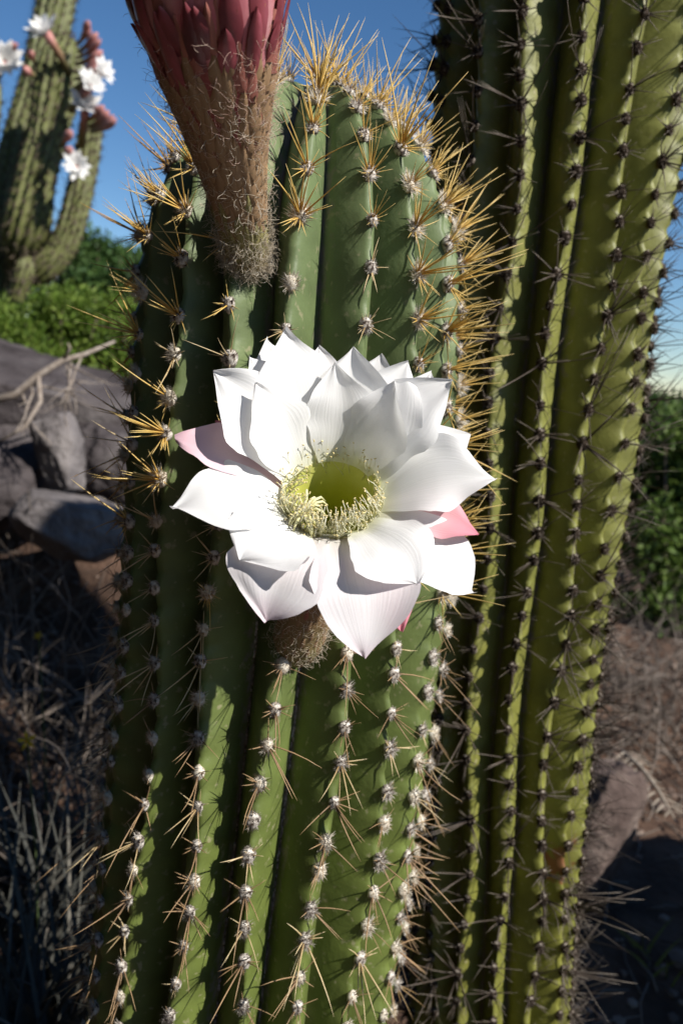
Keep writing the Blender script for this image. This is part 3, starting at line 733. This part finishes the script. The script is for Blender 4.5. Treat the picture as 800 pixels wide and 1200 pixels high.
# ------------------------------------------------------------------ shrubs
def leaf_cloud(name, clumps, n, size, m, seed, aspect=2.2, flat=.3):
    """leaf-sized faces spread through clumps (centre, radii)"""
    g_ = np.random.default_rng(seed); vol = np.array([c[1][0] * c[1][1] * c[1][2] for c in clumps]) ** .67; idx = g_.choice(len(clumps), n, p=vol / vol.sum())
    cen = np.array([list(c[0]) for c in clumps])[idx]; rad = np.array([list(c[1]) for c in clumps])[idx]
    d = g_.normal(size=(n, 3)); d /= np.linalg.norm(d, axis=1)[:, None]
    rr_ = g_.random(n) ** .45 * (1 + .18 * g_.normal(size=n)); p = cen + d * rr_[:, None] * rad
    ax = g_.normal(size=(n, 3)) + d * .8 + np.array([0, 0, .5]); ax /= np.linalg.norm(ax, axis=1)[:, None]
    s = np.cross(ax, g_.normal(size=(n, 3))); s /= np.linalg.norm(s, axis=1)[:, None]
    nrm = np.cross(s, ax)
    L = size * g_.uniform(.6, 1.35, n)[:, None]; W = L / aspect
    v = np.stack([p, p + ax * L * .5 + s * W * .5 + nrm * L * .08, p + ax * L, p + ax * L * .5 - s * W * .5 + nrm * L * .08], axis=1).reshape(-1, 3)
    f = np.arange(n * 4).reshape(-1, 4)
    return mesh(name, v, f, m, False)
def shrub(label, base, clumps, n, size, m, seed, group=None, woodm=None, aspect=2.2, name='shrub', cat='shrub', thick=.010):
    root = thing(name, label, cat, group)
    obj('crown' if name == 'tree' else 'foliage', leaf_cloud('foliage', clumps, n, size, m, seed, aspect), root)
    b = MB(); rr = random.Random(seed)
    for c, r in clumps:
        for q in range(3):
            e = Vector(c) + Vector((rr.gauss(0, .4) * r[0], rr.gauss(0, .4) * r[1], rr.uniform(-.2, .7) * r[2])); s0 = Vector(base) + Vector((rr.gauss(0, .03), rr.gauss(0, .03), -.03))
            mid = s0.lerp(e, .5) + Vector((rr.gauss(0, .04), rr.gauss(0, .04), .03)); b.tube([s0, s0.lerp(mid, .6), mid, e.lerp(mid, .4), e], [thick, thick * .8, thick * .6, thick * .45, thick * .2], 6)
    obj('trunk' if name == 'tree' else 'branches', b.mesh('branches', woodm or bark), root)
    return root
bark = mat('bark', [(0.10, 0.075, 0.055), (0.20, 0.16, 0.12)], scale=40, rough=.95, bump=.5)
leaf_fresh = mat('leaf_fresh', [(0.06, 0.115, 0.012), (0.115, 0.185, 0.022), (0.18, 0.245, 0.045)], island=True, scale=5, rough=.55, transl=.3)
leaf_deep = mat('leaf_deep', [(0.03, 0.07, 0.018), (0.055, 0.11, 0.025), (0.085, 0.145, 0.035)], island=True, scale=5, rough=.55, transl=.25)
leaf_right = mat('leaf_mid', [(0.055, 0.10, 0.018), (0.10, 0.165, 0.030), (0.16, 0.22, 0.055)], island=True, scale=5, rough=.55, transl=.28)
leaf_grey = mat('leaf_grey', [(0.06, 0.07, 0.055), (0.10, 0.115, 0.09), (0.16, 0.17, 0.14)], island=True, scale=5, rough=.7)
def gp(px, py, d):
    p = P(px, py, d); p.z = ground_h(p.x, p.y); return p
def clumps_at(spec, seed, jit=.5, sub=5):
    """(px,py,depth,rx,rz): each split in smaller clumps for an uneven outline"""
    rr = random.Random(seed); out = []
    for px, py, d, rx, rz in spec:
        c = P(px, py, d)
        for i in range(sub):
            q = c + Vector((rr.uniform(-1, 1) * rx * .7, rr.uniform(-1, 1) * rx * .6, rr.uniform(-.8, .8) * rz * .7)); k = rr.uniform(.35, .62)
            out.append((q, (rx * k, rx * k, rz * k)))
    return out
shrub('low bright green feathery shrub between the grey boulder and the distant cactus', gp(60, 430, 3.05),
      clumps_at([(5, 395, 2.95, .24, .17), (60, 380, 3.0, .22, .16), (110, 385, 3.0, .20, .17), (165, 400, 3.0, .2, .17), (-60, 400, 3.0, .25, .18), (40, 415, 2.85, .2, .10), (120, 415, 2.9, .2, .10)], 1, sub=6), 26000, .026, leaf_fresh, 1, aspect=2.6)
shrub('dark green rounded bush rising behind the bright shrub, right of the distant cactus', gp(125, 420, 5.2),
      clumps_at([(105, 305, 5.2, .30, .22), (140, 325, 5.1, .30, .2), (85, 340, 5.2, .3, .2), (160, 360, 5.2, .34, .25), (110, 375, 5.2, .4, .25)], 2, sub=6), 15000, .05, leaf_deep, 2, aspect=2.2)
shrub('loose green shrub beside the tall leaning cactus, under the open sky', gp(800, 760, 3.3),
      clumps_at([(790, 545, 3.4, .24, .26), (770, 640, 3.3, .22, .26), (840, 600, 3.4, .3, .3), (800, 720, 3.2, .24, .2), (735, 560, 3.6, .22, .2), (850, 700, 3.2, .28, .3)], 3, sub=6), 17000, .038, leaf_right, 3, aspect=2.0)
shrub('taller hazy green bush behind the loose shrub by the leaning cactus', gp(790, 620, 6.5),
      clumps_at([(790, 505, 6.5, .5, .32), (750, 520, 6.6, .4, .3), (840, 505, 6.4, .6, .34), (700, 560, 6.6, .5, .3)], 4, sub=6), 14000, .06, leaf_deep, 4)

leaf_dark = mat('leaf_dark', [(0.018, 0.035, 0.010), (0.035, 0.060, 0.016), (0.055, 0.085, 0.025)], island=True, scale=5, rough=.6, transl=.15)
for i, (x, y, r_, h_) in enumerate(((-2.3, 1.35, .8, 4.4), (-2.1, 0.1, .9, 4.6), (-1.6, -1.3, .9, 4.6), (-.2, -1.9, .9, 3.6))):  # bushes added out of view to block sky fill on the cacti
    rr = random.Random(60 + i); cl = []
    for q in range(24): cl.append((Vector((x + rr.uniform(-.6, .6) * r_, y + rr.uniform(-.6, .6) * r_, h_ * rr.uniform(.12, .92))), (r_ * .55, r_ * .55, r_ * .5)))
    shrub('tall dense evergreen bush added outside the picture to cut sky light, facing the flower side of the cacti', Vector((x, y, ground_h(x, y))), cl, 15000, .14, leaf_dark, 70 + i, group='added unseen bushes that block sky light', thick=.03)
# ------------------------------------------------------------------ rocks
rockm = mat('rock_grey', [(0.035, 0.029, 0.030), (0.070, 0.060, 0.062), (0.125, 0.112, 0.110)], scale=6, rough=.95, bump=1.0, bscale=28, bdist=.02, detail=10, spec=.15)
rockl = mat('rock_pale', [(0.09, 0.08, 0.08), (0.15, 0.135, 0.135), (0.22, 0.20, 0.195)], scale=7, rough=.95, bump=1.0, bscale=28, bdist=.02, detail=10, spec=.15)
rockb = mat('rock_brown', [(0.06, 0.042, 0.038), (0.12, 0.09, 0.08), (0.20, 0.16, 0.14)], scale=8, rough=.95, bump=1.0, bscale=28, bdist=.02, detail=10, spec=.15)
def rock(label, cat, c, dims, rot, m, seed, cuts=9, group=None, sub=ICO5):
    rr = random.Random(seed); o_ = Vector((seed * 3.7, seed * 1.3, seed)); planes = []
    for i in range(cuts): planes.append((Vector((rr.gauss(0, 1), rr.gauss(0, 1), rr.gauss(0, 1))).normalized(), rr.uniform(.55, .85)))
    planes.append((Vector((rr.gauss(0, .1), rr.gauss(0, .1), 1)).normalized(), .6))
    V = []
    for v in sub[0]:
        p = v * (1 + .12 * mnoise.noise(v * 1.5 + o_))
        for n, d in planes:
            e = p.dot(n) - d
            if e > 0: p = p - n * e * .94
        p = p * (1 + .06 * mnoise.noise(v * 4 + o_) + .03 * mnoise.noise(v * 11 + o_) + .014 * mnoise.noise(v * 35 + o_))
        V.append(Vector((p.x * dims[0], p.y * dims[1], p.z * dims[2])))
    o = obj('boulder' if dims[0] > .2 else 'rock', mesh('rock', V, sub[1], m, True)); o.rotation_euler = tuple(R(a) for a in rot); o.location = c
    return tag(o, label, cat, group)
rock('broad flat topped grey boulder below the bright green shrub', 'boulder', P(45, 490, 2.55), (.50, .42, .27), (8, 10, 10), rockm, 1)
rock('pale grey slab of stone standing upright in front of the flat boulder', 'rock', P(72, 532, 2.18), (.075, .06, .16), (-15, -14, 20), rockl, 2)
rock('pale rounded stone at the foot of the upright slab', 'rock', P(88, 612, 2.1), (.16, .14, .10), (5, 8, 30), rockl, 3)
rock('dark broken rock under the flat boulder, left of the upright slab', 'rock', P(18, 560, 2.28), (.19, .16, .17), (10, -20, 60), rockm, 4)
rock('dark rock under the flat boulder, right of the upright slab', 'rock', P(130, 535, 2.4), (.17, .16, .16), (0, 20, 5), rockm, 5)
rock('upright grey brown rock beside the foot of the leaning cactus', 'boulder', P(682, 975, 1.74), (.15, .14, .27), (4, -6, 35), rockb, 6)
# unseen boulder, added right of the frame to darken the lower right ground
rock('large rounded boulder added outside the picture to shade the ground', 'boulder', Vector((1.36, 1.16, .22)), (.50, .52, .66), (0, 5, 20), rockb, 7, group='shade casters added outside the view')

# ------------------------------------------------------------------ litter, twigs, grasses
twigm = mat('dead_twig', [(0.07, 0.055, 0.045), (0.14, 0.115, 0.095), (0.25, 0.21, 0.18)], island=True, scale=30, rough=.9)
def branch(b, p, d, L, r, rr, depth=2, droop=.0):
    pts = [p]; n = 7
    for i in range(n):
        d = (d + Vector((rr.gauss(0, .16), rr.gauss(0, .16), rr.gauss(0, .12) - droop))).normalized(); pts.append(pts[-1] + d * L / n)
    b.tube(pts, [r * (1 - .75 * i / n) for i in range(n + 1)], 6)
    if depth:
        for q in range(rr.randint(2, 4)):
            i = rr.randint(2, n - 1); dd = (d + Vector((rr.gauss(0, .7), rr.gauss(0, .7), rr.gauss(0, .5)))).normalized(); branch(b, pts[i], dd, L * rr.uniform(.25, .5), r * .5, rr, depth - 1, droop)
b = MB(); rr = random.Random(8)
pts = [P(-30, 475, 2.02), P(20, 462, 2.0), P(45, 440, 2.0), P(75, 422, 2.0), P(100, 415, 2.02), P(135, 400, 2.05)]
b.tube(pts, [.011, .010, .009, .008, .006, .003], 8); b.tube([pts[3], P(82, 408, 1.98), P(80, 402, 1.97)], [.006, .004, .002], 6); b.tube([pts[2], P(48, 470, 1.98), P(30, 500, 1.97), P(-5, 520, 1.97)], [.007, .006, .006, .004], 6)
for q in range(7): branch(b, pts[1].lerp(pts[4], rr.random()), CR(rr.gauss(.2, .6), rr.gauss(-.3, .5), rr.gauss(.2, .3)), .16, .0035, rr, 1)
tag(obj('dead_branch', b.mesh('dead_branch', mat('dead_branch_bark', [(0.20, 0.16, 0.13), (0.36, 0.31, 0.27)], scale=60, rough=.9, bump=.5))), 'bare grey dead branch lying across the flat topped boulder', 'branch')

def brush(label, spec, seed, m, name, cat, n, L, r, up=.6, group=None, depth=1):
    """a tangle of dry stems from points on the ground"""
    rr = random.Random(seed); b = MB()
    for i in range(n):
        px, py, d, w = rr.choice(spec); p = gp(px + rr.gauss(0, w), py, d + rr.gauss(0, .08)); p.z -= .01
        branch(b, p, Vector((rr.gauss(0, .6), rr.gauss(-.1, .5), up + rr.random() * .5)).normalized(), L * rr.uniform(.6, 1.3), r * rr.uniform(.6, 1.2), rr, depth, .05)
    return tag(obj(name, b.mesh(name, m)), label, cat, group)
brush('tangle of dead grey twigs below the rocks beside the near cactus', [(20, 800, 1.55, 40), (80, 800, 1.65, 30), (40, 800, 1.85, 50), (110, 800, 1.9, 25), (60, 800, 2.0, 50), (0, 800, 2.05, 40)], 3, twigm, 'dead_brush', 'dead brush', 150, .5, .0033)
brush('tangle of dry brown twigs below the loose green shrub by the leaning cactus', [(735, 800, 2.7, 30), (780, 800, 2.8, 30), (720, 800, 2.5, 20), (760, 800, 2.35, 30), (790, 800, 2.5, 20)], 4, twigm, 'dead_brush', 'dead brush', 130, .32, .0030)
def tuft(label, base, n, L, w, m, seed, lean=(0, 0), group=None, name='grass_tuft', cat='grass tuft', spread=.55):
    rr = random.Random(seed); b = MB()
    for i in range(n):
        a = rr.uniform(0, 6.283); t = rr.uniform(.05, spread); d = Vector((math.cos(a) * t + lean[0], math.sin(a) * t + lean[1], 1)).normalized(); l = L * rr.uniform(.55, 1.15)
        p = Vector(base) + Vector((rr.gauss(0, .02), rr.gauss(0, .02), -.01)); sd = d.cross(Vector((math.sin(a), math.cos(a), .2))).normalized(); out = Vector((math.cos(a), math.sin(a), -.5)); V = []; F = []
        for q in range(6):
            u = q / 5; c = p + d * l * u + out * l * .32 * u * u; ww = w * (1 - u ** 1.6) + .0004; V += [c - sd * ww, c + Vector((0, 0, -ww * .5)), c + sd * ww]
        for q in range(5): F += [(q * 3, q * 3 + 1, q * 3 + 4, q * 3 + 3), (q * 3 + 1, q * 3 + 2, q * 3 + 5, q * 3 + 4)]
        b.add(V, F)
    return tag(obj(name, b.mesh(name, m)), label, cat, group)
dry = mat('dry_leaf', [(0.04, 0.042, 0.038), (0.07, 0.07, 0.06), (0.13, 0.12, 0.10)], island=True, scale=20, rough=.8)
grn = mat('grass_yellow', [(0.16, 0.17, 0.04), (0.25, 0.25, 0.07)], island=True, scale=20, rough=.7, transl=.2)
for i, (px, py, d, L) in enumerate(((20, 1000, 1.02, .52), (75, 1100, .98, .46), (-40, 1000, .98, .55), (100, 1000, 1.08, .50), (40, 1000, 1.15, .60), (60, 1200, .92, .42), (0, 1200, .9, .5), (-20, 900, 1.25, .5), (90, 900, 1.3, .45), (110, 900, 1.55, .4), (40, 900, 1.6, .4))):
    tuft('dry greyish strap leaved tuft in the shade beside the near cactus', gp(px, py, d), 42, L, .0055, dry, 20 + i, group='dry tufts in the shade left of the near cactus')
tuft('small yellow green grass tuft on the dark ground by the grey brown rock', gp(768, 1130, 1.6), 9, .10, .0035, grn, 40, spread=.7)
yel = mat('yellow_petal', [(0.75, 0.48, 0.02), (0.80, 0.58, 0.05)], scale=30, rough=.6, transl=.3)
stemg = mat('green_stem', [(0.05, 0.08, 0.03), (0.09, 0.12, 0.05)], scale=30, rough=.7)
for px, py, d, fc, lab in ((32, 868, 1.22, (.2, .3, 1), 'small yellow star shaped flower on a thin stem among the dry tufts'), (45, 745, 1.45, (.0, .6, .8), 'tiny yellow flower on a stem above the dead twigs')):
    rt = thing('wildflower', lab, 'flower'); p = P(px, py, d); gz = ground_h(p.x, p.y); f = CR(*fc); u = f.orthogonal().normalized(); w = f.cross(u)
    b = MB(); b.tube([Vector((p.x + .02, p.y + .03, gz - .01)), Vector((p.x + .01, p.y + .02, gz + (p.z - gz) * .6)), p - f * .004, p], [.002, .0018, .0015, .001], 6); obj('stem', b.mesh('stem', stemg), rt)
    b = MB(); b.add([p + (f * v.z * .002 + u * v.x * .003 + w * v.y * .003) for v in ICO1[0]], ICO1[1]); obj('flower_centre', b.mesh('flower_centre', yel), rt)
    for i in range(5):
        a = 6.283 * i / 5 + .4; dd = u * math.cos(a) + w * math.sin(a); s_ = f.cross(dd); q = .016 if py > 800 else .010
        obj('petal', mesh('petal', [p, p + dd * q * .5 + s_ * q * .2 + f * q * .1, p + dd * q, p + dd * q * .5 - s_ * q * .2 + f * q * .1], [(0, 1, 2, 3)], yel), rt)
# stones and fallen bits on the soil
b = MB(); rr = random.Random(77)
for i in range(3500):
    x, y = rr.uniform(-1.6, 2.0), rr.uniform(.9, 4.2) ; s_ = rr.uniform(.004, .014) * (1 if rr.random() < .93 else 2.5); o_ = Vector((i, 0, 0)); z = ground_h(x, y) + s_ * .2
    b.add([Vector((x, y, z)) + Vector((v.x * s_, v.y * s_, v.z * s_ * .6)) * (1 + .35 * mnoise.noise(v * 1.3 + o_)) for v in ICO1[0]], ICO1[1])
o = tag(obj('stones', b.mesh('stones', mat('stones', [(0.11, 0.08, 0.065), (0.21, 0.15, 0.12), (0.33, 0.27, 0.22)], island=True, scale=20, rough=.95), False)), 'scattered brown stones and gravel on the soil', 'stones', kind='stuff')
b = MB()
for i in range(2200):
    x, y = rr.uniform(-1.4, 1.8), rr.uniform(1.0, 3.6); L = rr.uniform(.03, .14); a = rr.uniform(0, 6.283); p = Vector((x, y, ground_h(x, y) + .008)); e = Vector((x + math.cos(a) * L, y + math.sin(a) * L, 0)); e.z = ground_h(e.x, e.y) + rr.uniform(.004, .03)
    b.tube([p, p.lerp(e, .5) + Vector((rr.gauss(0, .006), rr.gauss(0, .006), .004)), e], [.0022, .0018, .001], 4)
tag(obj('twig_litter', b.mesh('twig_litter', twigm)), 'dry twigs and plant litter strewn over the soil', 'twig litter', kind='stuff')

# a dry pale frond lying beside the upright rock
rr = random.Random(5); rt = thing('dry_frond', 'dry pale frond with short leaflets lying beside the upright grey brown rock', 'frond')
p0, p1 = P(728, 880, 1.95), P(792, 965, 1.72); b = MB(); fp = [p0.lerp(p1, k / 6) + Vector((0, 0, .02 * math.sin(k / 6 * 3.1))) for k in range(7)]
b.tube(fp, [.005, .005, .0045, .004, .0035, .003, .002], 6); obj('midrib', b.mesh('midrib', mat('frond_dry', [(0.22, 0.18, 0.14), (0.38, 0.33, 0.27)], scale=60, rough=.9)), rt)
lf = mesh('leaflet', [(0, 0, 0), (.006, .03, .003), (.004, .07, .002), (0, .09, -.003), (-.004, .07, .002), (-.006, .03, .003), (0, .04, -.001)], [(0, 1, 6), (1, 2, 6), (2, 3, 6), (3, 4, 6), (4, 5, 6), (5, 0, 6)], MATS['frond_dry'])
ax = (p1 - p0).normalized()
for k in range(22):
    q = p0.lerp(p1, .08 + .9 * (k // 2) / 11) + Vector((0, 0, .012)); sd = ax.cross(Vector((0, 0, 1))).normalized() * (1 if k % 2 else -1); up = (sd + ax * .7 + Vector((0, 0, rr.uniform(-.25, .15)))).normalized(); x_ = up.cross(Vector((0, 0, 1))).normalized()
    m = Matrix((x_, up, x_.cross(up))).transposed().to_4x4() @ Matrix.Scale(rr.uniform(.35, .6), 4); m.translation = q; obj('leaflet', lf, rt, m)
